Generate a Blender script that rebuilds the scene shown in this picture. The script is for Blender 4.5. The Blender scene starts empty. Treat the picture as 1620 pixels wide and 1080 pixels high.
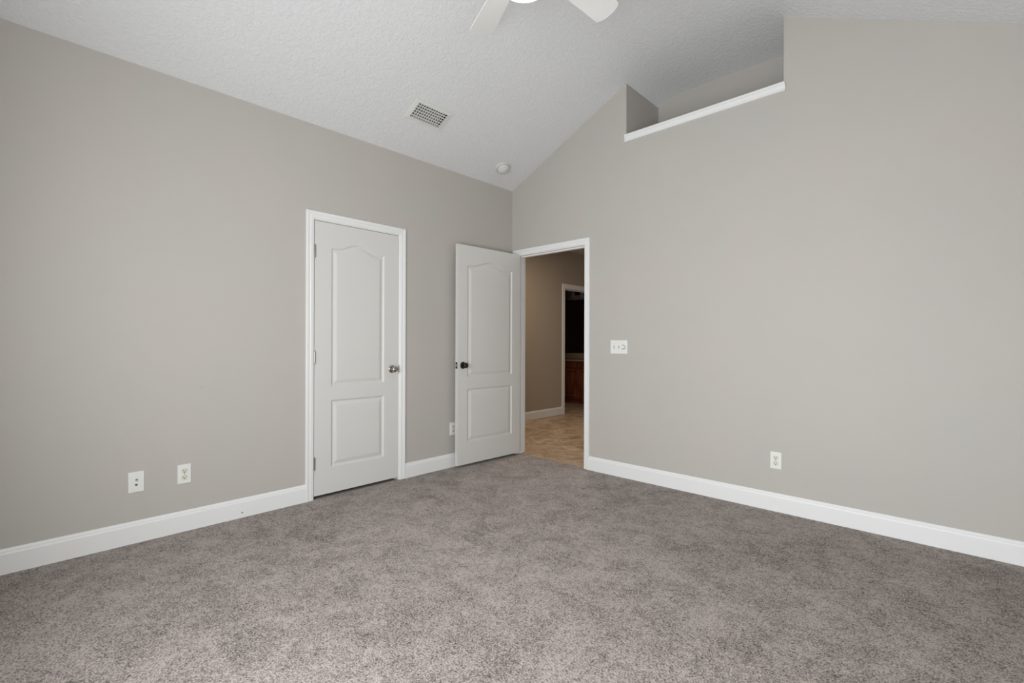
import bpy, bmesh, math, random
from mathutils import Vector, Matrix
random.seed(7)
PI = math.pi
SC = bpy.context.scene
COL = SC.collection

# ---------------------------------------------------------------- camera
F_PX, YAW, ROLL = 754.6, 0.7585, 0.0031
cam_d = bpy.data.cameras.new('camera')
cam_d.sensor_width = 36.0
cam_d.lens = F_PX / 1620.0 * 36.0
cam_d.shift_y = 2.06 / 1620.0
cam_d.clip_start = 0.02
cam = bpy.data.objects.new('camera', cam_d)
COL.objects.link(cam)
_f = Vector((-math.sin(YAW), math.cos(YAW), 0))
_r = Vector((math.cos(YAW), math.sin(YAW), 0))
_u = Vector((0, 0, 1))
_r3 = _r * math.cos(ROLL) + _u * math.sin(ROLL)
_u3 = _u * math.cos(ROLL) - _r * math.sin(ROLL)
cam.matrix_world = Matrix(((_r3.x, _u3.x, -_f.x, 3.4442),
                           (_r3.y, _u3.y, -_f.y, -3.6315),
                           (_r3.z, _u3.z, -_f.z, 1.1504),
                           (0, 0, 0, 1)))
SC.camera = cam

# ---------------------------------------------------------------- world, exposure
SC.view_settings.view_transform = 'Standard'
SC.view_settings.look = 'None'
SC.view_settings.gamma = 1
SC.view_settings.use_curve_mapping = False
SC.view_settings.exposure = 0.0
w = bpy.data.worlds.new('world'); SC.world = w; w.use_nodes = True
bg = w.node_tree.nodes['Background']
bg.inputs[0].default_value = (0.75, 0.86, 1.0, 1); bg.inputs[1].default_value = 1.0

def area(name, loc, rot, sx, sy, power, color):
    d = bpy.data.lights.new(name, 'AREA'); d.shape = 'RECTANGLE'
    d.size = sx; d.size_y = sy; d.energy = power; d.color = color
    o = bpy.data.objects.new(name, d); COL.objects.link(o)
    o.location = loc; o.rotation_euler = rot
    return o
# daylight entering through the window and the glazed patio door behind the camera
REAR_Y, EAST_X = -4.06, 3.93
WIN_R = [(1.40, 2.40, 0.75, 2.15), (2.62, 3.78, 0.0, 2.04)]      # x0, x1, z0, z1 of the rear window and patio door
P_WIN, P_DOOR, P_LAMP, P_BOWL = 46, 62, 7, 3.0
area('window_daylight', (1.90, REAR_Y + 0.02, 1.45), (PI / 2, 0, 0), .92, 1.32, P_WIN, (0.945, 0.98, 1.0))
area('door_daylight', (3.20, REAR_Y + 0.02, .68), (PI / 2, 0, 0), 1.04, 1.20, P_DOOR, (0.945, 0.98, 1.0))
# unseen warm fill light added to brighten the hallway
area('hall_fill', (-0.1, 1.15, 2.60), (0, 0, 0), 0.25, 0.25, 19, (1.0, 0.85, 0.68))

# ---------------------------------------------------------------- materials
def mat(name, color, rough=0.5, metal=0.0, spec=0.5):
    m = bpy.data.materials.new(name); m.use_nodes = True
    b = m.node_tree.nodes['Principled BSDF']
    b.inputs['Base Color'].default_value = (*color, 1)
    b.inputs['Roughness'].default_value = rough
    b.inputs['Metallic'].default_value = metal
    b.inputs['Specular IOR Level'].default_value = spec
    return m
def nodes(m): return m.node_tree.nodes, m.node_tree.links, m.node_tree.nodes['Principled BSDF']
def bump_noise(m, scale, dist, strength=1.0, detail=3, rough=.5, stretch=None):
    n, l, b = nodes(m)
    tc = n.new('ShaderNodeTexCoord'); tx = n.new('ShaderNodeTexNoise'); bp = n.new('ShaderNodeBump')
    mp = n.new('ShaderNodeMapping')
    if stretch: mp.inputs['Scale'].default_value = stretch
    tx.inputs['Scale'].default_value = scale; tx.inputs['Detail'].default_value = detail
    tx.inputs['Roughness'].default_value = rough
    bp.inputs['Distance'].default_value = dist; bp.inputs['Strength'].default_value = strength
    l.new(tc.outputs['Object'], mp.inputs['Vector']); l.new(mp.outputs[0], tx.inputs['Vector'])
    l.new(tx.outputs[0], bp.inputs['Height']); l.new(bp.outputs[0], b.inputs['Normal'])
    return tx, bp, mp

M = {}
M['wall'] = mat('greige_wall_paint', (0.50, 0.474, 0.438), 0.55, spec=.3)
bump_noise(M['wall'], 260, 0.0006, .35)
n, l, b = nodes(M['wall'])                       # slight pinkish mottling put into the paint colour
tx = n.new('ShaderNodeTexNoise'); tx.inputs['Scale'].default_value = 1.6; tx.inputs['Detail'].default_value = 3
tc = n.new('ShaderNodeTexCoord'); l.new(tc.outputs['Object'], tx.inputs['Vector'])
rp = n.new('ShaderNodeValToRGB'); rp.color_ramp.elements[0].position = .35; rp.color_ramp.elements[1].position = .65
sc_map = n.new('ShaderNodeMapping'); sc_map.inputs['Location'].default_value = (0, 2.800*42, -.8655*190); sc_map.inputs['Scale'].default_value = (3, 42, 190)
sc_g = n.new('ShaderNodeTexGradient'); sc_g.gradient_type = 'SPHERICAL'          # small grey scuff on the left wall
sc_m = n.new('ShaderNodeMixRGB'); sc_m.blend_type = 'MULTIPLY'; sc_m.inputs[2].default_value = (.80, .80, .79, 1)
l.new(tc.outputs['Object'], sc_map.inputs['Vector']); l.new(sc_map.outputs[0], sc_g.inputs[0]); l.new(sc_g.outputs[1], sc_m.inputs[0])
rp.color_ramp.elements[0].color = (0.493, 0.473, 0.440, 1); rp.color_ramp.elements[1].color = (0.510, 0.475, 0.437, 1)
l.new(tx.outputs[0], rp.inputs[0]); l.new(rp.outputs[0], sc_m.inputs[1]); l.new(sc_m.outputs[0], b.inputs['Base Color'])

M['hall'] = mat('tan_hall_paint', (0.42, 0.36, 0.295), 0.6, spec=.3)
bump_noise(M['hall'], 260, 0.0006, .35)
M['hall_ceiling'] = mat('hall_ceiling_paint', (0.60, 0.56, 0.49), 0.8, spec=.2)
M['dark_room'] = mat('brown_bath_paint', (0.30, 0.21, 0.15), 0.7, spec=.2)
M['trim'] = mat('white_semigloss_trim', (0.82, 0.82, 0.81), 0.38)
M['door'] = mat('white_door_paint', (0.68, 0.668, 0.642), 0.42)
bump_noise(M['door'], 60, 0.0004, .35, stretch=(8, 8, 0.6))
M['plate'] = mat('white_plastic', (0.80, 0.80, 0.77), 0.3)
M['detector'] = mat('aged_white_plastic', (0.68, 0.67, 0.64), 0.45)
M['almond'] = mat('almond_plastic', (0.70, 0.68, 0.57), 0.35)
M['slot'] = mat('dark_slot', (0.03, 0.03, 0.025), 0.6)
M['nickel'] = mat('satin_nickel', (0.42, 0.40, 0.36), 0.24, 1.0)
M['hinge'] = mat('worn_hinge_metal', (0.36, 0.33, 0.28), 0.35, 1.0)
M['steel'] = mat('bright_steel', (0.75, 0.73, 0.70), 0.2, 1.0)
M['bronze'] = mat('dark_bronze', (0.035, 0.028, 0.022), 0.28, 0.7)
M['fan'] = mat('white_fan_finish', (0.80, 0.80, 0.78), 0.4)
M['vent'] = mat('painted_register_metal', (0.72, 0.72, 0.69), 0.45)
M['duct'] = mat('dark_duct_metal', (0.05, 0.05, 0.045), 0.6, .2)
M['gap'] = mat('closet_dark', (0.3, 0.28, 0.26), 0.8)

# ceiling: knock-down texture
M['ceiling'] = mat('textured_ceiling_paint', (0.74, 0.745, 0.75), 0.8, spec=.2)
n, l, b = nodes(M['ceiling'])
tc = n.new('ShaderNodeTexCoord')
v1 = n.new('ShaderNodeTexNoise'); v1.inputs['Scale'].default_value = 42; v1.inputs['Detail'].default_value = 4; v1.inputs['Roughness'].default_value = .55; v1.inputs['Distortion'].default_value = .8
v2 = n.new('ShaderNodeTexNoise'); v2.inputs['Scale'].default_value = 110; v2.inputs['Detail'].default_value = 2
l.new(tc.outputs['Object'], v1.inputs['Vector']); l.new(tc.outputs['Object'], v2.inputs['Vector'])
r1 = n.new('ShaderNodeValToRGB'); r1.color_ramp.elements[0].position = .42; r1.color_ramp.elements[1].position = .60
l.new(v1.outputs[0], r1.inputs[0])
mx = n.new('ShaderNodeMath'); mx.operation = 'MULTIPLY_ADD'; mx.inputs[1].default_value = .35
l.new(v2.outputs[0], mx.inputs[0]); l.new(r1.outputs[0], mx.inputs[2])
bp = n.new('ShaderNodeBump'); bp.inputs['Distance'].default_value = .0035; bp.inputs['Strength'].default_value = .45
l.new(mx.outputs[0], bp.inputs['Height']); l.new(bp.outputs[0], b.inputs['Normal'])

# carpet
M['carpet'] = mat('taupe_cut_pile_carpet', (0.3, 0.26, 0.24), 1.0, spec=.05)
n, l, b = nodes(M['carpet'])
b.inputs['Sheen Weight'].default_value = .15
tc = n.new('ShaderNodeTexCoord')
def noise(scale, detail=2, rough=.5, dist=0):
    t = n.new('ShaderNodeTexNoise'); t.inputs['Scale'].default_value = scale
    t.inputs['Detail'].default_value = detail; t.inputs['Roughness'].default_value = rough
    t.inputs['Distortion'].default_value = dist
    l.new(tc.outputs['Object'], t.inputs['Vector']); return t
vor = n.new('ShaderNodeTexVoronoi'); vor.inputs['Scale'].default_value = 135; vor.inputs['Randomness'].default_value = 1
warp = n.new('ShaderNodeMapping'); warp.inputs['Scale'].default_value = (1, 1, 1)
l.new(tc.outputs['Object'], warp.inputs['Vector']); l.new(warp.outputs[0], vor.inputs['Vector'])
tuft = noise(160, 3, .7, .5)         # individual tufts
clump = noise(36, 3, .6, .3)          # clumps
patch = noise(6.5, 5, .65, .5)          # trodden patches
broad = noise(1.3, 3, .5)
def math_n(op, a, bv, c=None):
    q = n.new('ShaderNodeMath'); q.operation = op
    for i, v in enumerate((a, bv, c)):
        if v is None: continue
        if isinstance(v, (int, float)): q.inputs[i].default_value = v
        else: l.new(v, q.inputs[i])
    return q.outputs[0]
rt = n.new('ShaderNodeValToRGB'); e = rt.color_ramp.elements
e[0].position = .30; e[0].color = (0.070, 0.058, 0.050, 1)
e[1].position = .47; e[1].color = (0.325, 0.278, 0.253, 1)
x = e.new(.62); x.color = (0.58, 0.508, 0.470, 1)
# tuft height: bright tips, shade painted dark into the gaps between tufts; clumps and patches shift it
tips = math_n('MULTIPLY_ADD', vor.outputs['Distance'], -.22, .12)
s1 = math_n('MULTIPLY_ADD', clump.outputs[0], .30, -.15)
s2 = math_n('MULTIPLY_ADD', patch.outputs[0], .34, -.17)
s3 = math_n('MULTIPLY_ADD', broad.outputs[0], .14, -.07)
hgt = math_n('ADD', tuft.outputs[0], tips)
tot = math_n('ADD', math_n('ADD', hgt, s1), math_n('ADD', s2, s3))
l.new(tot, rt.inputs[0]); l.new(rt.outputs[0], b.inputs['Base Color'])
bp = n.new('ShaderNodeBump'); bp.inputs['Distance'].default_value = .009; bp.inputs['Strength'].default_value = 1.0
l.new(math_n('ADD', hgt, math_n('MULTIPLY', clump.outputs[0], .5)), bp.inputs['Height']); l.new(bp.outputs[0], b.inputs['Normal'])

# diagonal stone-look tile
M['tile'] = mat('brown_stone_tile', (0.3, 0.2, 0.12), 0.42, spec=.4)
n, l, b = nodes(M['tile'])
tc = n.new('ShaderNodeTexCoord')
mp = n.new('ShaderNodeMapping'); mp.inputs['Rotation'].default_value = (0, 0, PI / 4)
mp.inputs['Location'].default_value = (-.2545, -.143, 0)
br = n.new('ShaderNodeTexBrick'); br.offset = 0
br.inputs['Scale'].default_value = 1.0; br.inputs['Brick Width'].default_value = .457; br.inputs['Row Height'].default_value = .457
br.inputs['Mortar Size'].default_value = .0055; br.inputs['Mortar Smooth'].default_value = .2
br.inputs['Color1'].default_value = (.62, .47, .335, 1); br.inputs['Color2'].default_value = (.55, .415, .29, 1)
br.inputs['Mortar'].default_value = (.66, .53, .395, 1)
l.new(tc.outputs['Object'], mp.inputs['Vector']); l.new(mp.outputs[0], br.inputs['Vector'])
cl = noise(5, 6, .65, 1.2)
cr = n.new('ShaderNodeValToRGB'); cr.color_ramp.elements[0].position = .35; cr.color_ramp.elements[1].position = .68
cr.color_ramp.elements[0].color = (.62, .55, .5, 1); cr.color_ramp.elements[1].color = (1.2, 1.2, 1.2, 1)
l.new(cl.outputs[0], cr.inputs[0])
mm = n.new('ShaderNodeMixRGB'); mm.blend_type = 'MULTIPLY'; mm.inputs[0].default_value = 1
l.new(br.outputs[0], mm.inputs[1]); l.new(cr.outputs[0], mm.inputs[2]); l.new(mm.outputs[0], b.inputs['Base Color'])
bp = n.new('ShaderNodeBump'); bp.invert = True; bp.inputs['Distance'].default_value = .001; l.new(br.outputs['Fac'], bp.inputs['Height']); l.new(bp.outputs[0], b.inputs['Normal'])

# cherry wood, counter, mirror
M['cherry'] = mat('dark_cherry_wood', (0.16, 0.04, 0.02), 0.35)
n, l, b = nodes(M['cherry'])
tc = n.new('ShaderNodeTexCoord'); mp = n.new('ShaderNodeMapping'); mp.inputs['Scale'].default_value = (30, 30, 2)
wv = n.new('ShaderNodeTexNoise'); wv.inputs['Scale'].default_value = 1.5; wv.inputs['Detail'].default_value = 5
cr = n.new('ShaderNodeValToRGB'); cr.color_ramp.elements[0].color = (.10, .022, .01, 1); cr.color_ramp.elements[1].color = (.26, .07, .03, 1)
cr.color_ramp.elements[0].position = .35; cr.color_ramp.elements[1].position = .65
l.new(tc.outputs['Object'], mp.inputs['Vector']); l.new(mp.outputs[0], wv.inputs['Vector']); l.new(wv.outputs[0], cr.inputs[0]); l.new(cr.outputs[0], b.inputs['Base Color'])
M['counter'] = mat('cultured_stone_counter', (0.36, 0.27, 0.17), 0.25)
M['mirror'] = mat('mirror_glass', (0.55, 0.55, 0.55), 0.02, 1.0)
M['shade'] = mat('unlit_glass_shade', (0.35, 0.33, 0.30), 0.15)
M['glass'] = mat('window_glass', (1, 1, 1), 0.0)
_, _, b = nodes(M['glass']); b.inputs['Transmission Weight'].default_value = 1; b.inputs['IOR'].default_value = 1.1
M['bowl'] = mat('lit_frosted_glass', (0.9, 0.9, 0.88), 0.3)
_, _, b = nodes(M['bowl']); b.inputs['Emission Color'].default_value = (1.0, 0.95, 0.88, 1); b.inputs['Emission Strength'].default_value = P_BOWL

# ---------------------------------------------------------------- helpers
class MB:
    def __init__(s): s.v = []; s.f = []; s.sm = []
    def add(s, vs, fs, smooth=False):
        o = len(s.v); s.v += [tuple(p) for p in vs]
        for f in fs: s.f.append(tuple(o + i for i in f)); s.sm.append(smooth)
        return s
    def box(s, x0, x1, y0, y1, z0, z1, mx=None):
        vs = [Vector(p) for p in ((x0,y0,z0),(x1,y0,z0),(x1,y1,z0),(x0,y1,z0),(x0,y0,z1),(x1,y0,z1),(x1,y1,z1),(x0,y1,z1))]
        if mx: vs = [mx @ p for p in vs]
        return s.add(vs, [(0,3,2,1),(4,5,6,7),(0,1,5,4),(1,2,6,5),(2,3,7,6),(3,0,4,7)])
    def bbox(s, x0, x1, y0, y1, z0, z1, c, mx=None):
        """box with bevelled edges"""
        bm = bmesh.new(); bmesh.ops.create_cube(bm, size=1)
        for v in bm.verts: v.co = Vector(((x0+x1)/2 + v.co.x*(x1-x0), (y0+y1)/2 + v.co.y*(y1-y0), (z0+z1)/2 + v.co.z*(z1-z0)))
        bmesh.ops.bevel(bm, geom=bm.edges[:], offset=c, segments=2, affect='EDGES', profile=.5)
        return s.frombm(bm, mx)
    def frombm(s, bm, mx=None, smooth=False):
        bm.verts.index_update()
        vs = [(mx @ v.co) if mx else v.co.copy() for v in bm.verts]
        fs = [tuple(v.index for v in f.verts) for f in bm.faces]; bm.free()
        return s.add(vs, fs, smooth)
    def lathe(s, prof, mx=None, seg=32, smooth=True):
        """profile of (radius, height) revolved about z"""
        vs = []; fs = []; n = len(prof)
        for k in range(seg):
            a = 2*PI*k/seg
            for r, z in prof: vs.append(Vector((r*math.cos(a), r*math.sin(a), z)))
        for k in range(seg):
            j = (k+1) % seg
            for i in range(n-1): fs.append((k*n+i, j*n+i, j*n+i+1, k*n+i+1))
        if prof[0][0] > 1e-6: fs.append(tuple(k*n for k in reversed(range(seg))))
        if prof[-1][0] > 1e-6: fs.append(tuple(k*n+n-1 for k in range(seg)))
        if mx: vs = [mx @ p for p in vs]
        return s.add(vs, fs, smooth)
    def prism(s, poly, axis, a, b):
        """polygon (list of 2D points) extruded along an axis; x: (y,z), y: (x,z), z: (x,y)"""
        def P3(p, t): return {'x': (t, p[0], p[1]), 'y': (p[0], t, p[1]), 'z': (p[0], p[1], t)}[axis]
        bm = bmesh.new()
        A = [bm.verts.new(P3(p, a)) for p in poly]; B = [bm.verts.new(P3(p, b)) for p in poly]
        bm.faces.new(A); bm.faces.new(B)
        for i in range(len(poly)):
            j = (i+1) % len(poly); bm.faces.new((A[i], A[j], B[j], B[i]))
        bmesh.ops.recalc_face_normals(bm, faces=bm.faces[:])
        bmesh.ops.triangulate(bm, faces=[f for f in bm.faces if len(f.verts) > 4])
        return s.frombm(bm)
    def build(s, name, m, parent=None, loc=(0,0,0), rot=(0,0,0)):
        me = bpy.data.meshes.new(name); me.from_pydata(s.v, [], s.f); me.update()
        bm = bmesh.new(); bm.from_mesh(me); bmesh.ops.remove_doubles(bm, verts=bm.verts[:], dist=1e-6)
        bmesh.ops.dissolve_degenerate(bm, edges=bm.edges[:], dist=1e-7)
        bmesh.ops.recalc_face_normals(bm, faces=bm.faces[:]); bm.to_mesh(me); bm.free()
        if any(s.sm): 
            for p in me.polygons: p.use_smooth = True
            me.set_sharp_from_angle(angle=math.radians(38))
        me.materials.append(m)
        o = bpy.data.objects.new(name, me); COL.objects.link(o); o.location = loc; o.rotation_euler = rot
        if parent: o.parent = parent
        return o
def tag(o, label=None, cat=None, group=None, kind=None):
    if label: o['label'] = label
    if cat: o['category'] = cat
    if group: o['group'] = group
    if kind: o['kind'] = kind
    return o
def empty(name, loc, rot=(0,0,0)):
    o = bpy.data.objects.new(name, None); COL.objects.link(o); o.location = loc; o.rotation_euler = rot
    o.empty_display_size = .05
    return o
def struct(mb, name, m, label, cat):
    return tag(mb.build(name, m), label, cat, None, 'structure')

# ---------------------------------------------------------------- shell dimensions
H = 2.739; ML = 0.471; ZT = 3.44; XK1 = (ZT - H) / ML; XK2 = 2.416; MR = (ZT - 3.376) / (2.547 - XK2)
MR = 0.495
RC = .12                                          # half width of the rounded drywall creases
def ceil_z(x):
    def raw(q): return H + ML*q if q <= XK1 else (ZT if q <= XK2 else ZT - MR*(q - XK2))
    for k, m0, m1 in ((XK1, ML, 0), (XK2, 0, -MR)):
        if abs(x - k) < RC:
            t = x - (k - RC); return raw(k - RC) + m0*t + (m1 - m0)*t*t/(4*RC)
    return raw(x)
NX0, NX1, NZ, NY = 1.343, 2.547, 2.93, 0.588     # plant-shelf niche
T = 0.115
DX0, DX1, DZ = 0.085, 0.915, 2.048               # hall doorway (clear of the jambs)
CY0, CY1, CZ = -2.098, -1.381, 2.046             # closet doorway
J = 0.019

# floor
struct(MB().box(0, EAST_X, REAR_Y, 0.0, -.05, 0).box(DX0, DX1, 0, .03, -.05, 0), 'floor', M['carpet'], 'taupe cut pile carpet covering the bedroom floor wall to wall', 'floor')
struct(MB().box(-3.2, 1.6, .03, 4.4, -.05, -.004), 'floor_hall', M['tile'], 'brown stone look tile laid diagonally beyond the open doorway', 'floor')

# ceiling: sloped, flat, sloped, with a hole for the register
SL = math.sqrt(1 + ML*ML)
Yc0, Yc1 = REAR_Y - .1, NY + .1
VC = (0.4035, -1.371)         # register centre: x, y
HX, HY = .066, .147           # half hole (x, y)
mb = MB()
def cpt(x, y): return (x, y, ceil_z(x))
xs = [-.12, VC[0]-HX, VC[0]+HX, XK1-RC]; ys = [Yc0, VC[1]-HY, VC[1]+HY, Yc1]
for i in range(3):
    for j in range(3):
        if i == 1 and j == 1: continue
        mb.add([cpt(xs[i],ys[j]), cpt(xs[i+1],ys[j]), cpt(xs[i+1],ys[j+1]), cpt(xs[i],ys[j+1])], [(0,3,2,1)])
xs2 = [XK1-RC + 2*RC*k/10 for k in range(11)] + [XK2-RC + 2*RC*k/10 for k in range(11)] + [EAST_X+.12]
for i in range(len(xs2)-1):
    mb.add([cpt(xs2[i],Yc0), cpt(xs2[i+1],Yc0), cpt(xs2[i+1],Yc1), cpt(xs2[i],Yc1)], [(0,3,2,1)], True)
up = .16                      # attic side
X = [-.12] + [XK1-RC+2*RC*k/10 for k in range(11)] + [XK2-RC+2*RC*k/10 for k in range(11)] + [EAST_X+.12]
for i in range(len(X)-1):
    a, c = X[i], X[i+1]
    mb.add([(a,Yc0,ceil_z(a)+up),(c,Yc0,ceil_z(c)+up),(c,Yc1,ceil_z(c)+up),(a,Yc1,ceil_z(a)+up)], [(0,1,2,3)])
    for yy in (Yc0, Yc1): mb.add([(a,yy,ceil_z(a)),(c,yy,ceil_z(c)),(c,yy,ceil_z(c)+up),(a,yy,ceil_z(a)+up)], [(0,1,2,3)])
for xx in (X[0], X[-1]): mb.add([(xx,Yc0,ceil_z(xx)),(xx,Yc1,ceil_z(xx)),(xx,Yc1,ceil_z(xx)+up),(xx,Yc0,ceil_z(xx)+up)], [(0,1,2,3)])
struct(mb, 'ceiling', M['ceiling'], 'white textured vaulted ceiling with two slopes and a narrow flat top', 'ceiling')

# left wall with closet doorway
mb = MB().prism([(REAR_Y-T,0),(CY0-J,0),(CY0-J,CZ+J),(CY1+J,CZ+J),(CY1+J,0),(T,0),(T,H+.0),(REAR_Y-T,H+.0)], 'x', -T, 0)
wl = struct(mb, 'wall_left', M['wall'], 'greige wall on the left with the closed closet door in it', 'wall')
# right wall: doorway notch below, plant-shelf notch above
mb = MB().prism([(0,0),(DX0-J,0),(DX0-J,DZ+J),(DX1+J,DZ+J),(DX1+J,0),(EAST_X,0),(EAST_X,ceil_z(EAST_X)+.005),(NX1+.15,ceil_z(NX1+.15)+.005),(NX1,ceil_z(NX1)+.02),
                 (NX1,NZ),(NX0,NZ),(NX0,ceil_z(NX0)+.02),(NX0-.15,ceil_z(NX0-.15)+.005),(0,H+.005)], 'y', 0, T)
struct(mb, 'wall_right', M['wall'], 'greige gable wall with the open doorway and the high shelf opening', 'wall')
mb = MB()
mb.prism([(T,NZ),(NY,NZ),(NY,ceil_z(NX0)+.02),(T,ceil_z(NX0)+.02)], 'x', NX0-.1, NX0)
mb.prism([(T,NZ),(NY,NZ),(NY,ceil_z(NX1)+.02),(T,ceil_z(NX1)+.02)], 'x', NX1, NX1+.1)
mb.prism([(NX0-.1,NZ-.05),(NX1+.1,NZ-.05),(NX1+.1,ceil_z(NX1)+.03),(XK2,ZT+.03),(XK1,ZT+.03),(NX0-.1,ceil_z(NX0)+.03)], 'y', NY, NY+.08)
mb.box(NX0-.1, NX1+.1, T, NY, NZ-.06, NZ-.001)
struct(mb, 'wall_niche', M['wall'], 'shaded greige side, back and floor of the high plant shelf recess', 'wall')
# rear wall with a window and a glazed patio door, plain side wall
(wa, wb, wz0, wz1), (da, db, dz0, dz1) = WIN_R
mb = MB()
mb.box(0,wa,REAR_Y-T,REAR_Y,0,2.66).box(wa,wb,REAR_Y-T,REAR_Y,0,wz0).box(wa,wb,REAR_Y-T,REAR_Y,wz1,2.66).box(wb,da,REAR_Y-T,REAR_Y,0,2.66).box(da,db,REAR_Y-T,REAR_Y,dz1,2.66).box(db,EAST_X,REAR_Y-T,REAR_Y,0,2.66)
mb.prism([(0,2.66),(EAST_X,2.66),(EAST_X,ceil_z(EAST_X)+.005),(XK2,ZT+.005),(XK1,ZT+.005),(0,H+.005)], 'y', REAR_Y-T, REAR_Y)
struct(mb, 'wall_rear', M['wall'], 'greige gable wall behind the viewer with a window and a glazed door', 'wall')
struct(MB().box(EAST_X, EAST_X+T, REAR_Y-T, T, 0, ceil_z(EAST_X)), 'wall_side', M['wall'], 'plain greige side wall opposite the closet', 'wall')
def sash(name, a, c, z0, z1, t, label, cat, cross):
    fr = MB(); q0, q1 = REAR_Y-.095, REAR_Y-.055
    fr.box(a,a+t,q0,q1,z0,z1).box(c-t,c,q0,q1,z0,z1).box(a+t,c-t,q0,q1,z0,z0+t*1.3).box(a+t,c-t,q0,q1,z1-t,z1)
    if cross: fr.box(a+t,c-t,q0+.005,q1-.005,(z0+z1)/2-.02,(z0+z1)/2+.02)
    root = fr.build(name, M['trim']); tag(root, label, cat, None, 'structure')
    zz = [z0+t*1.3, (z0+z1)/2-.02, (z0+z1)/2+.02, z1-t] if cross else [z0+t*1.3, z1-t]
    for k in range(0, len(zz), 2):
        MB().box(a+t,c-t,REAR_Y-.077,REAR_Y-.073,zz[k],zz[k+1]).build('pane', M['glass'], root)
    return root
sash('window_1', wa, wb, wz0, wz1, .045, 'white framed sash window in the rear wall', 'window', True)
d3 = sash('door_3', da, db, .01, dz1, .09, 'white glazed patio door in the rear wall', 'door', False)
MB().bbox(da+.035, da+.055, REAR_Y-.055, REAR_Y-.030, .95, 1.08, .004).build('door_handle', M['nickel'], d3)

# closet box behind the closed door, hallway and bathroom shell
struct(MB().box(-.75,-.70,-2.3,-1.15,0,2.3).box(-.70,-T,-2.3,-2.25,0,2.3).box(-.70,-T,-1.2,-1.15,0,2.3).box(-.75,-T,-2.3,-1.15,2.3,2.35).box(-.75,-.0,-2.3,-1.15,-.05,-.002),
       'wall_closet', M['gap'], 'plain closet interior behind the closed panel door', 'wall')
HX0 = -1.26; BY0, BY1, BZ = 2.579, 3.34, 2.031; HZ = 2.655
mb = MB().prism([(T,0),(BY0-J,0),(BY0-J,BZ+J),(BY1+J,BZ+J),(BY1+J,0),(4.4,0),(4.4,HZ),(T,HZ)], 'x', HX0-T, HX0)
mb.box(HX0-T, 0, 0, T, 0, HZ)
struct(mb, 'wall_hall_left', M['hall'], 'tan hallway wall seen through the open doorway', 'wall')
struct(MB().box(HX0, 1.6, 3.75, 3.85, 0, HZ), 'wall_hall_far', M['hall'], 'tan end wall of the hallway', 'wall')
struct(MB().box(1.6, 1.7, T, 3.85, 0, HZ), 'wall_hall_right', M['hall'], 'tan hallway wall hidden right of the doorway', 'wall')
struct(MB().box(HX0-T, 1.7, T, 4.4, HZ, HZ+.05), 'ceiling_hall', M['hall_ceiling'], 'dim hallway ceiling above the tan wall', 'ceiling')
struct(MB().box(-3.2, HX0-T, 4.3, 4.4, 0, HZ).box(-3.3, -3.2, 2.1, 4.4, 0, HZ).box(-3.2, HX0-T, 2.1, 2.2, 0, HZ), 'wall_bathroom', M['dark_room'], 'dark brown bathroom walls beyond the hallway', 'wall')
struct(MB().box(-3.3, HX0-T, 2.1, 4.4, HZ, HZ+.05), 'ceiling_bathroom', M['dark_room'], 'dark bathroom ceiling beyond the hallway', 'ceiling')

# ---------------------------------------------------------------- baseboards, casings, shelf trim
BASE = [(0,0),(.0145,0),(.0145,.098),(.0125,.104),(.0105,.107),(.0105,.112),(.006,.121),(.0035,.1245),(0,.1245)]
def baseboard(axis, at, sgn, a, b, m='trim'):
    """profile (out, z) swept along a wall"""
    mb = MB(); pts = [(at + sgn*o, z) for o, z in BASE]
    if axis == 'x': mb.prism(pts, 'y', a, b)     # wall plane x = at, runs in y
    else: mb.prism(pts, 'x', a, b)
    return mb
CAS_W = .057
struct(baseboard('x', 0, 1, REAR_Y, CY0-.005-CAS_W), 'baseboard_left', M['trim'], 'white baseboard along the left wall, left of the closet door', 'baseboard')
struct(baseboard('x', 0, 1, CY1+.005+CAS_W, 0), 'baseboard_corner', M['trim'], 'short white baseboard between the closet door and the corner', 'baseboard')
struct(baseboard('y', 0, -1, DX1+.005+CAS_W, EAST_X), 'baseboard_right', M['trim'], 'long white baseboard along the right wall', 'baseboard')
struct(baseboard('x', EAST_X, -1, REAR_Y, 0), 'baseboard_side', M['trim'], 'white baseboard along the side wall', 'baseboard')
struct(baseboard('y', REAR_Y, 1, 0, WIN_R[1][0]), 'baseboard_rear', M['trim'], 'white baseboard along the rear wall', 'baseboard')
struct(baseboard('x', HX0, 1, T, BY0-.005-.072), 'baseboard_hall', M['trim'], 'pale baseboard along the tan hallway wall', 'baseboard')

CAS = [(0,0),(0,.007),(.003,.009),(.008,.009),(.011,.0115),(.026,.0125),(.029,.0105),(.033,.0105),(.036,.0145),(.050,.0165),(.054,.016),(.057,.013),(.057,0)]
def casing(axis, at, sgn, u0, u1, zt, w=CAS_W):
    """door casing: profile swept up, over and down with mitred corners"""
    k = w / CAS_W
    prof = [(p*k, q) for p, q in CAS]; vs = []; fs = []; n = len(prof)
    for c in range(4):
        for p, q in prof:
            u = (u0 - p) if c < 2 else (u1 + p); z = 0 if c in (0, 3) else zt + p
            vs.append((at + sgn*q, u, z) if axis == 'x' else (u, at + sgn*q, z))
    for c in range(3):
        for i in range(n):
            j = (i+1) % n; fs.append((c*n+i, c*n+j, (c+1)*n+j, (c+1)*n+i))
    fs.append(tuple(range(n))); fs.append(tuple(3*n + i for i in range(n)))
    return MB().add(vs, fs)
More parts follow.
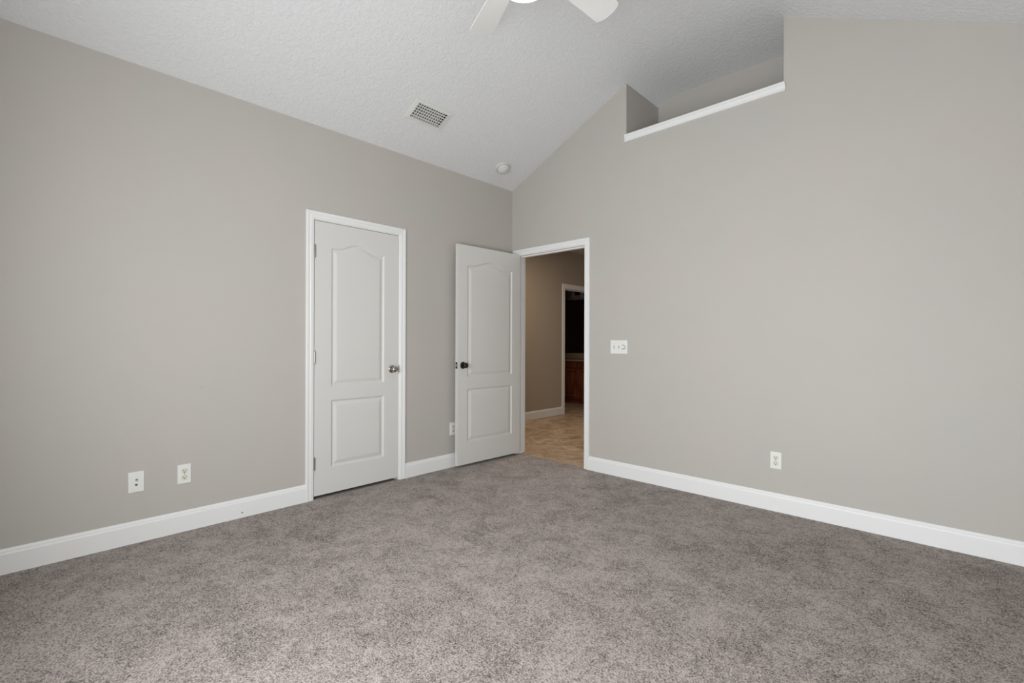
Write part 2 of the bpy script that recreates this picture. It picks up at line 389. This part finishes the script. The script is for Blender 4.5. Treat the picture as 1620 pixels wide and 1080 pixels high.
def jamb(mb, axis, a0, a1, u0, u1, zt, stop=None):
    def bx(uu0,uu1,z0,z1,b0=a0,b1=a1):
        if axis == 'x': mb.box(b0,b1,uu0,uu1,z0,z1)
        else: mb.box(uu0,uu1,b0,b1,z0,z1)
    bx(u0-J,u0,0,zt+J); bx(u1,u1+J,0,zt+J); bx(u0,u1,zt,zt+J)
    if stop:
        s0, s1 = stop
        bx(u0,u0+.011,0,zt,s0,s1); bx(u1-.011,u1,0,zt,s0,s1); bx(u0+.011,u1-.011,zt-.011,zt,s0,s1)
    return mb
# closet
mb = casing('x', 0, 1, CY0-.005, CY1+.005, CZ+.005); jamb(mb, 'x', -T, 0, CY0, CY1, CZ, (-.075, -.040))
t1 = struct(mb, 'trim_1', M['trim'], 'white moulded casing framing the closed closet door', 'door casing')
# hall doorway
mb = casing('y', 0, -1, DX0-.005, DX1+.005, DZ+.005); jamb(mb, 'y', 0, T, DX0, DX1, DZ, (.038, .078))
for q in [casing('y', T, 1, DX0-.005, DX1+.005, DZ+.005)]: mb.add(q.v, q.f)
t2 = struct(mb, 'trim_2', M['trim'], 'white moulded casing framing the open hallway doorway', 'door casing')
# bathroom doorway
mb = casing('x', HX0, 1, BY0-.005, BY1+.005, BZ+.005, .072); jamb(mb, 'x', HX0-T, HX0, BY0, BY1, BZ, (HX0-.09, HX0-.05))
struct(mb, 'trim_3', M['trim'], 'pale casing around the dark bathroom doorway across the hall', 'door casing')
# strike plate on the closet jamb
MB().bbox(-.004, .0035, CY1+.0005, CY1+.0045, .901, .959, .0006).build('strike_plate', M['hinge'], t1)
# plant shelf ledge
mb = MB()
mb.prism([(-.0, NZ), (-.020, NZ), (-.023, NZ-.003), (-.023, NZ-.016), (-.019, NZ-.020), (-.013, NZ-.022), (-.0115, NZ-.030), (-.0115, NZ-.050), (-.016, NZ-.055), (-.016, NZ-.061), (0, NZ-.061)], 'x', NX0-.011, NX1+.012)
mb.box(NX0, NX1, 0, T+.02, NZ-.001, NZ+.003)
struct(mb, 'trim_4', M['trim'], 'white ledge trim along the bottom of the high shelf opening', 'trim')

# ---------------------------------------------------------------- panel doors
def arch(t, rise):
    t = max(0., min(1., t)); e = .10
    s = (t - e) / (1 - 2*e)
    if s <= 0 or s >= 1: return 0.0
    return rise * (0.5 - 0.5*math.cos(2*PI*s)) ** .85
def relief(d):
    """depth below the door face as a function of distance inside the panel outline"""
    P_ = [(0,0),(.004,-.0025),(.010,-.0090),(.014,-.0100),(.020,-.0088),(.040,-.0022),(.044,-.0012),(.05,-.0010),(9,-.0010)]
    if d <= 0: return 0
    for (a, x), (b, y) in zip(P_, P_[1:]):
        if d <= b: return x + (y-x)*(d-a)/(b-a)
    return -.001
def door_leaf(W, Hh, th, x0, x1, zb0, zb1, zt0, zs, rise):
    """leaf in its own frame: u along width 0..W, z 0..Hh, thickness centred on v, both faces moulded"""
    rl = [-.006,0,.004,.007,.010,.014,.020,.027,.034,.040,.044,.050]
    us = {0., W}
    for p in rl: us.add(round(x0+p,5)); us.add(round(x1-p,5))
    c = x0+.05
    while c < x1-.05: us.add(round(c,5)); c += .008
    zs_ = {0., Hh}
    for p in rl:
        for q in (zb0, zt0): zs_.add(round(q+p,5))
        zs_.add(round(zb1-p,5))
    z = zs-.075
    while z < zs+rise+.012: zs_.add(round(z,5)); z += .003
    for q in (.3,.5,.7,.9): zs_.add(round(zt0+(zs-zt0)*q*.95,5))
    us = sorted(us); zz = sorted(zs_)
    def depth(u, z):
        dx = min(u-x0, x1-u)
        if dx <= 0: return 0
        d = 0
        if zb0 < z < zb1: d = min(dx, z-zb0, zb1-z)
        elif z > zt0:
            tt = (u-x0)/(x1-x0); top = zs + arch(tt, rise)
            g = (arch(tt+.01, rise)-arch(tt-.01, rise))/(.02*(x1-x0))
            d = min(dx, z-zt0, (top-z)/math.sqrt(1+g*g))
        return relief(d)
    mb = MB(); nu, nz = len(us), len(zz); vs = []; fs = []
    for side in (1, -1):
        for z in zz:
            for u in us: vs.append((u, side*(th/2 + depth(u, z)), z))
    N = nu*nz
    for s in range(2):
        for i in range(nz-1):
            for j in range(nu-1):
                a = s*N + i*nu + j; q = (a, a+1, a+nu+1, a+nu); fs.append(q if s else q[::-1])
    for i in range(nz-1):
        fs.append((i*nu, N+i*nu, N+(i+1)*nu, (i+1)*nu)); e = i*nu+nu-1; fs.append((e, e+nu, N+e+nu, N+e))
    for j in range(nu-1):
        fs.append((j, j+1, N+j+1, N+j)); e = (nz-1)*nu+j; fs.append((e, N+e, N+e+1, e+1))
    mb.add(vs, fs, True)
    return mb
KNOB = [(0,.062),(.006,.0618),(.014,.0605),(.019,.058),(.0235,.053),(.0255,.047),(.0245,.041),(.020,.035),(.0145,.030),(.0115,.026),(.0105,.018),(.0105,.010),(.012,.008)]
ROSE = [(.0325,0),(.0325,.003),(.031,.006),(.026,.009),(.018,.0105),(.013,.0115),(0,.0115)]
def knob(parent, m, mx, squash=1.0):
    p = [(r, h*squash) for r, h in KNOB]
    k = MB().lathe(p, mx).build('knob', m, parent)
    MB().lathe(ROSE, mx).build('rosette', m, k)
    return k
def hinge(parent, x, y, z, hh=.089):
    mb = MB()
    for k in range(5):
        z0 = z - hh/2 + k*hh/5
        mb.lathe([(.0055, 0),(.0062,.0006),(.0062,hh/5-.0012),(.0055,hh/5-.0006)], Matrix.Translation((x,y,z0)), 12)
    mb.lathe([(.0045,0),(.0035,.004),(0,.005)], Matrix.Translation((x,y,z+hh/2)), 12)
    mb.lathe([(0,-.005),(.0035,-.004),(.0045,0)], Matrix.Translation((x,y,z-hh/2)), 12)
    return mb
TH = .035
# door_1: closed closet door (leaf runs from the hinge at CY0 to the latch at CY1)
W1, H1, Z1 = .711, 2.020, .022
d1 = empty('door_1', (0, CY0+.003, 0)); tag(d1, 'closed white two panel door with arched top panel and nickel knob', 'door', None, 'structure')
lf = door_leaf(W1, H1, TH, .130, .578, .216-Z1, .717-Z1, .822-Z1, 1.858-Z1, .052)
lo = lf.build('leaf', M['door'], d1, (-.019, 0, Z1), (0,0,PI/2))
for z in (1.817, 1.040, .262): hinge(d1, .0065, -.002, z).build('hinge', M['hinge'], d1)
knob(d1, M['nickel'], Matrix.Translation((-.0015, W1-.060, .930)) @ Matrix.Rotation(PI/2, 4, 'Y'))
MB().bbox(-.0300,-.0065,W1-.0006,W1+.0012,.902,.958,.0004).build('latch_plate', M['hinge'], d1)

# door_2: open hall door, hinged at the corner side, standing almost against the left wall
ANG = math.radians(-90 - 1.9)
W2, H2, Z2 = .810, 2.030, .024
d2 = empty('door_2', (DX0, -.004, 0), (0,0,ANG)); tag(d2, 'open white two panel door with dark bronze knob standing near the corner', 'door', None, 'structure')
# local frame: x along the leaf from the hinge, +y = hall face when closed
door_leaf(W2, H2, TH, .115, .695, .228-Z2, .722-Z2, .830-Z2, 1.872-Z2, .052).build('leaf', M['door'], d2, (0, TH/2+.001, Z2))
for z in (1.80, 1.04, .27): hinge(d2, -.003, -.006, z).build('hinge', M['bronze'], d2)
knob(d2, M['bronze'], Matrix.Translation((W2-.060, TH, .942)) @ Matrix.Rotation(-PI/2, 4, 'X'))
knob(d2, M['bronze'], Matrix.Translation((W2-.060, .002, .942)) @ Matrix.Rotation(PI/2, 4, 'X'), .88)
lp = MB().bbox(W2-.0004, W2+.0016, .006, .031, .913, .971, .0005).build('latch_plate', M['bronze'], d2)
MB().bbox(W2+.001, W2+.012, .012, .025, .930, .954, .002).build('latch_bolt', M['steel'], lp)

# ---------------------------------------------------------------- wall plates (local: x right, z up, face towards -y)
def plate_mesh(w_, h_, holes=None):
    bm = bmesh.new(); bmesh.ops.create_cube(bm, size=1)
    for v in bm.verts: v.co = Vector((v.co.x*w_, -.003 + v.co.y*.006, v.co.z*h_))
    ed = [e for e in bm.edges if all(v.co.y < -.005 for v in e.verts)]
    bmesh.ops.bevel(bm, geom=ed, offset=.0035, segments=3, affect='EDGES', profile=.6)
    return MB().frombm(bm)
RX = Matrix.Rotation(PI/2, 4, 'X')       # lathe axis z -> -y
def screw(x, z, parent):
    MB().lathe([(.0032,0),(.0028,.0012),(0,.0015)], Matrix.Translation((x,-.006,z)) @ RX, 12).build('screw', M['plate'], parent)
def outlet(loc, rz, label):
    o = empty('wall_outlet', loc, (0,0,rz)); tag(o, label, 'outlet')
    plate_mesh(.070,.115).build('cover_plate', M['plate'], o)
    for sg in (1,-1):
        bm = bmesh.new(); vs = []
        for k in range(28):
            a = 2*PI*k/28; xx = .0170*math.cos(a); zz = .0170*math.sin(a); zz = max(-.0135, min(.0135, zz))
            vs.append(bm.verts.new((xx, -.0055, zz + sg*.0195)))
        f = bm.faces.new(vs); r = bmesh.ops.extrude_face_region(bm, geom=[f])
        for v in [q for q in r['geom'] if isinstance(q, bmesh.types.BMVert)]: v.co.y -= .0035
        bmesh.ops.recalc_face_normals(bm, faces=bm.faces[:])
        fc = MB().frombm(bm).build('socket', M['almond'], o)
        s = MB(); c = sg*.0195
        s.box(-.0078,-.0052,-.0094,-.0088,c-.001,c+.0085); s.box(.0052,.0078,-.0094,-.0088,c,c+.0075)
        s.lathe([(.0032,0),(.0032,.0006)], Matrix.Translation((0,-.0088,c-.0075)) @ RX, 14, False)
        s.build('slots', M['slot'], fc)
    MB().lathe([(.003,0),(.0027,.0012),(0,.0015)], Matrix.Translation((0,-.006,0)) @ RX, 12).build('screw', M['nickel'], o)
    return o
RL = PI/2     # plates on the left wall face +x
outlet((0, -2.8945, .3475), RL, 'white duplex outlet with almond sockets on the left wall beside the jack plate')
outlet((0, -.7935, .3525), RL, 'white duplex outlet on the left wall partly hidden by the open door')
outlet((2.5075, 0, .348), 0, 'white duplex outlet low on the right wall')
# coax / phone plate
o = empty('jack_plate', (0, -3.127, .3465), (0,0,RL)); tag(o, 'white wall plate with a coax connector and a dark jack hole, left of the outlet', 'wall plate')
plate_mesh(.073,.117).build('cover_plate', M['plate'], o)
c_ = MB(); c_.lathe([(.0062,0),(.0062,.003),(.0048,.0032),(.0048,.010),(.0035,.0102),(.0035,.006),(0,.006)], Matrix.Translation((.001,-.006,.0135)) @ RX, 12)
c_.build('coax_connector', M['hinge'], o)
j_ = MB(); j_.prism([(-.0045,-.0185),(0,-.0225),(.0045,-.0185),(.0065,-.0155),(.0065,-.0115),(-.0065,-.0115),(-.0065,-.0155)], 'y', -.0072, -.0060); j_.build('phone_jack', M['slot'], o)
screw(0, .043, o); screw(0, -.043, o)
# three-gang switch plate
o = empty('light_switch', (1.279, 0, 1.117), (0,0,0)); tag(o, 'white three gang switch plate with two toggles and a round dimmer knob', 'light switch')
plate_mesh(.165,.118).build('cover_plate', M['plate'], o)
for k, xx in enumerate((-.046, 0)):
    t_ = MB(); t_.bbox(xx-.0055, xx+.0055, -.0066, -.0056, -.0125, .0125, .0003)
    s_ = t_.build('switch_slot', mat('shadowed_slot', (.30,.29,.27), .6) if k == 0 else bpy.data.materials['shadowed_slot'], o)
    mx = Matrix.Translation((xx, -.006, 0)) @ Matrix.Rotation(math.radians(-22), 4, 'X')
    MB().bbox(-.004,.004,-.013,.002,-.006,.006,.0012, mx).build('toggle', M['plate'], o)
for xx in (-.046, 0, .046): screw(xx, .030, o); screw(xx, -.030, o)
dk = MB().lathe([(.0165,0),(.0165,.003),(.014,.004),(.0125,.014),(.011,.0155),(0,.0158)], Matrix.Translation((.046,-.006,0)) @ RX, 24).build('dimmer_knob', M['plate'], o)
MB().lathe([(.0205,0),(.0205,.0012),(.0165,.0014)], Matrix.Translation((.046,-.006,0)) @ RX, 24).build('dimmer_ring', M['nickel'], dk)  # nickel ring, wide and dark to stand for the shadow around the knob
# screw head added for a small dark chip in the baseboard and pale scuff on the wall
tag(MB().lathe([(.0042,0),(.004,.0012),(.0015,.002),(0,.0022)], Matrix.Translation((.0143,-2.577,.033)) @ Matrix.Rotation(PI/2,4,'Y'), 12).build('screw', M['slot']), 'tiny dark chip in the white baseboard left of the closet door, added as a screw head', 'screw')

# ---------------------------------------------------------------- ceiling register
sn = Vector((-ML, 0, 1)).normalized(); e1 = Vector((1, 0, ML)).normalized(); e2 = Vector((0, 1, 0))
# local frame: x along the wall (world y), y up the slope, z pointing up into the attic
VM = Matrix((( e2.x, e1.x, -(-sn.x) , VC[0]), (e2.y, e1.y, sn.y, VC[1]), (e2.z, e1.z, sn.z, ceil_z(VC[0])), (0,0,0,1)))
vent = empty('ceiling_vent', (0,0,0)); vent.matrix_world = VM
tag(vent, 'white rectangular air register with dark louvre grid on the sloped ceiling', 'vent')
hw, hh_ = .174, .098; iw, ih = .147, .066*SL
fr = MB()
def ring(z_out, z_in, hw, hh, iw, ih, zt):
    vs = [(-hw,-hh,zt),(hw,-hh,zt),(hw,hh,zt),(-hw,hh,zt),
          (-hw,-hh,z_out),(hw,-hh,z_out),(hw,hh,z_out),(-hw,hh,z_out),
          (-iw,-ih,z_in),(iw,-ih,z_in),(iw,ih,z_in),(-iw,ih,z_in),
          (-iw,-ih,zt+.012),(iw,-ih,zt+.012),(iw,ih,zt+.012),(-iw,ih,zt+.012)]
    fs = []
    for k in range(4):
        j = (k+1) % 4
        fs += [(k,j,4+j,4+k),(4+k,4+j,8+j,8+k),(8+k,8+j,12+j,12+k),(12+k,12+j,j,k)]
    return vs, fs
fr.add(*ring(-.004, -.009, hw, hh_, iw-.004, ih-.004, -.0003))
fr.build('frame', M['vent'], vent)
dz = .10
MB().add([(-iw,-ih,.004),(iw,-ih,.004),(iw,ih,.004),(-iw,ih,.004),(-iw,-ih,dz),(iw,-ih,dz),(iw,ih,dz),(-iw,ih,dz)],
         [(0,1,5,4),(1,2,6,5),(2,3,7,6),(3,0,4,7),(4,5,6,7)]).build('duct', M['duct'], vent)
nrow = 6
for k in range(1, nrow):
    y = -ih + 2*ih*k/nrow
    mx = Matrix.Translation((0, y, -.003)) @ Matrix.Rotation(math.radians(20), 4, 'X')
    MB().box(-iw+.004, iw-.004, -.0030, .0030, -.005, .005, mx).build('louvre', M['vent'], vent)
for k in range(1, 13):
    x_ = -iw + 2*iw*k/13.0
    mx = Matrix.Translation((x_, 0, .014)) @ Matrix.Rotation(math.radians(-6 if k < 12 else 45), 4, 'Y')
    MB().box(-.0026, .0026, -ih+.003, ih-.003, -.006, .006, mx).build('vane', M['vent'], vent)
MB().bbox(-iw+.02, -iw+.026, ih+.006, ih+.012, -.016, -.007, .001).build('lever', M['vent'], vent)

# ---------------------------------------------------------------- smoke detector
sx, sy_ = .212, -.358
sd = empty('smoke_detector', (0,0,0)); sd.matrix_world = Matrix(((e2.x, e1.x, sn.x, sx),(e2.y, e1.y, sn.y, sy_),(e2.z, e1.z, sn.z, ceil_z(sx)),(0,0,0,1)))
tag(sd, 'round white smoke detector on the sloped ceiling near the corner', 'smoke detector')
MB().lathe([(.077,0),(.077,-.011),(.074,-.014),(.064,-.015),(.0635,-.008),(0,-.008)], None, 40).build('base', M['detector'], sd)
MB().lathe([(.058,-.008),(.059,-.028),(.055,-.034),(.043,-.038),(.037,-.040),(.034,-.048),(.026,-.052),(0,-.053)], None, 40).build('cover', M['detector'], sd)

# ---------------------------------------------------------------- ceiling fan
FX, FY, FZ = 1.968, -2.000, 2.950
fan = empty('ceiling_fan', (FX, FY, ZT)); tag(fan, 'white five blade ceiling fan with a lit frosted bowl hanging from the vault', 'ceiling fan')
z_ = FZ - ZT
def fl(prof, name, m, parent=fan): return MB().lathe([(r, h) for r, h in prof], None, 40).build(name, m, parent)
fl([(.072,0),(.072,-.006),(.066,-.030),(.045,-.055),(.020,-.062),(0,-.062)], 'canopy', M['fan'])
fl([(.0125,-.055),(.0125,z_+.11)], 'downrod', M['fan'])
fl([(.020,z_+.125),(.035,z_+.115),(.085,z_+.10),(.105,z_+.08),(.108,z_+.04),(.100,z_+.015),(.085,z_+.005),(0,z_+.005)], 'motor_housing', M['fan'])
fl([(.085,z_+.004),(.085,z_-.008),(.062,z_-.016),(.058,z_-.065),(.050,z_-.075),(0,z_-.075)], 'switch_housing', M['fan'])
fl([(.050,z_-.074),(.054,z_-.084),(.050,z_-.092),(.020,z_-.098),(.008,z_-.10),(.008,z_-.178),(0,z_-.178)], 'light_fitter', M['fan'])
bz = z_ - .106
K = .62
fl([(r, bz + h*K) for r, h in [(.124,.010),(.127,.008),(.126,-.010),(.121,-.034),(.119,-.060),(.104,-.086),(.075,-.108),(.035,-.120),(0,-.123),(0,-.119),(.035,-.116),(.073,-.104),(.101,-.083),(.115,-.058),(.117,-.034),(.122,-.010),(.124,.010)]], 'glass_bowl', M['bowl'])
lamp_d = bpy.data.lights.new('fan_lamp', 'AREA'); lamp_d.shape = 'DISK'; lamp_d.size = .20; lamp_d.energy = P_LAMP; lamp_d.color = (1.0, .90, .78)
lamp = bpy.data.objects.new('fan_lamp', lamp_d); COL.objects.link(lamp); lamp.parent = fan; lamp.location = (0, 0, bz+.004); lamp.rotation_euler = (PI, 0, 0)
def blade(ang):
    # outline in (u out, v across): narrow root, wide rounded tip
    out = []
    r0, r1 = .165, .594
    nseg = 14
    for k in range(nseg+1):
        t = k/nseg; out.append((r0 + (r1-r0)*t, -(.054 + .022*t)))
    for k in range(1, 12):
        a = -PI/2 + PI*k/12; out.append((r1 + .042*max(0, math.cos(a))**.8, .076*math.sin(a)))
    for k in range(nseg, -1, -1):
        t = k/nseg; out.append((r0 + (r1-r0)*t, (.054 + .022*t)))
    mb = MB().prism(out, 'z', -.003, .003)
    pitch = Matrix.Translation((0,0,z_+.001)) @ Matrix.Rotation(math.radians(ang), 4, 'Z') @ Matrix.Rotation(math.radians(-12), 4, 'X')
    mb.v = [tuple(pitch @ Vector(p)) for p in mb.v]
    b_ = mb.build('blade', M['fan'], fan)
    ir = MB(); ir.bbox(.075, .20, -.014, .014, .004, .009, .002); ir.bbox(.185, .245, -.036, .036, .0035, .0075, .0015)
    ir.v = [tuple(pitch @ Vector(p)) for p in ir.v]; ir.build('blade_bracket', M['fan'], b_)
for k in range(5): blade(84 + 72*k)
ch = MB()
for k in range(26): ch.lathe([(0,-.0016),(.0016,0),(0,.0016)], Matrix.Translation((.062,.0,z_-.070-.0036*k)), 8)
ch.build('pull_chain', M['hinge'], fan)

# ---------------------------------------------------------------- bathroom beyond the hall
VY = 3.75; VX0, VX1, VH = -2.70, -1.42, .835
v = empty('bathroom_vanity', ((VX0+VX1)/2, VY+.27, 0)); tag(v, 'dark cherry bathroom vanity with pale countertop beyond the hallway', 'vanity')
def vb(*a): return [a[0]-(VX0+VX1)/2, a[1]-(VX0+VX1)/2, a[2]-(VY+.27), a[3]-(VY+.27), a[4], a[5]]
MB().box(*vb(VX0, VX1, VY+.02, 4.29, .10, VH-.03)).box(*vb(VX0, VX1, VY+.09, 4.29, 0, .10)).build('cabinet_body', M['cherry'], v)
nd = 3; dw = (VX1-VX0-.04)/nd
for k in range(nd):
    a = VX0+.02+k*dw+.008; c = a+dw-.016
    dd = MB(); z0, z1 = .13, VH-.17; r = .055
    for q in ((a,a+r,z0,z1),(c-r,c,z0,z1),(a+r,c-r,z0,z0+r),(a+r,c-r,z1-r,z1)): dd.bbox(*vb(q[0],q[1],VY,VY+.02,q[2],q[3]), .002)
    dd.bbox(*vb(a+r+.012,c-r-.012,VY+.006,VY+.018,z0+r+.012,z1-r-.012), .005)
    do = dd.build('door', M['cherry'], v)
    MB().lathe([(.006,0),(.006,.014),(.013,.02),(.012,.027),(0,.03)], Matrix.Translation(Vector((c-.028-(VX0+VX1)/2, VY-(VY+.27), z1-.05))) @ RX, 14).build('knob', M['bronze'], do)
    MB().bbox(*vb(a,c,VY,VY+.02,VH-.155,VH-.045), .003).build('drawer_front', M['cherry'], v)
ct = MB().bbox(*vb(VX0-.01, VX1+.01, VY-.02, 4.298, VH-.03, VH), .004); ct.box(*vb(VX0-.01, VX1+.01, 4.27, 4.298, VH, VH+.105)); ct.build('countertop', M['counter'], v)
mi = empty('wall_mirror', ((VX0+VX1)/2, 4.3, .95)); tag(mi, 'dark reflecting mirror above the vanity beyond the hallway', 'mirror')
MB().box(-.60, .60, -.010, -.002, 0, 1.05).build('mirror_glass', M['mirror'], mi)
q = MB()
for a in ((-.62,.62,-.022,-.002,1.05,1.07),(-.62,-.60,-.022,-.002,0,1.05),(.60,.62,-.022,-.002,0,1.05)): q.bbox(*a, .003)
q.build('frame', M['bronze'], mi)
vl = empty('vanity_light', ((VX0+VX1)/2, 4.3, 2.16)); tag(vl, 'unlit bronze vanity light bar with glass shades above the mirror', 'wall lamp')
MB().bbox(-.32, .32, -.03, -.001, -.04, .04, .006).build('back_plate', M['bronze'], vl)
for xx in (-.22, 0, .22):
    a_ = MB().lathe([(.010,0),(.010,.07)], Matrix.Translation((xx,-.03,0)) @ RX, 12).build('arm', M['bronze'], vl)
    MB().lathe([(.022,.02),(.030,0),(.050,-.06),(.058,-.10),(.055,-.10),(.047,-.06),(.027,0),(.018,.018)], Matrix.Translation((xx,-.10,.0)), 20).build('lamp_shade', M['shade'], vl)
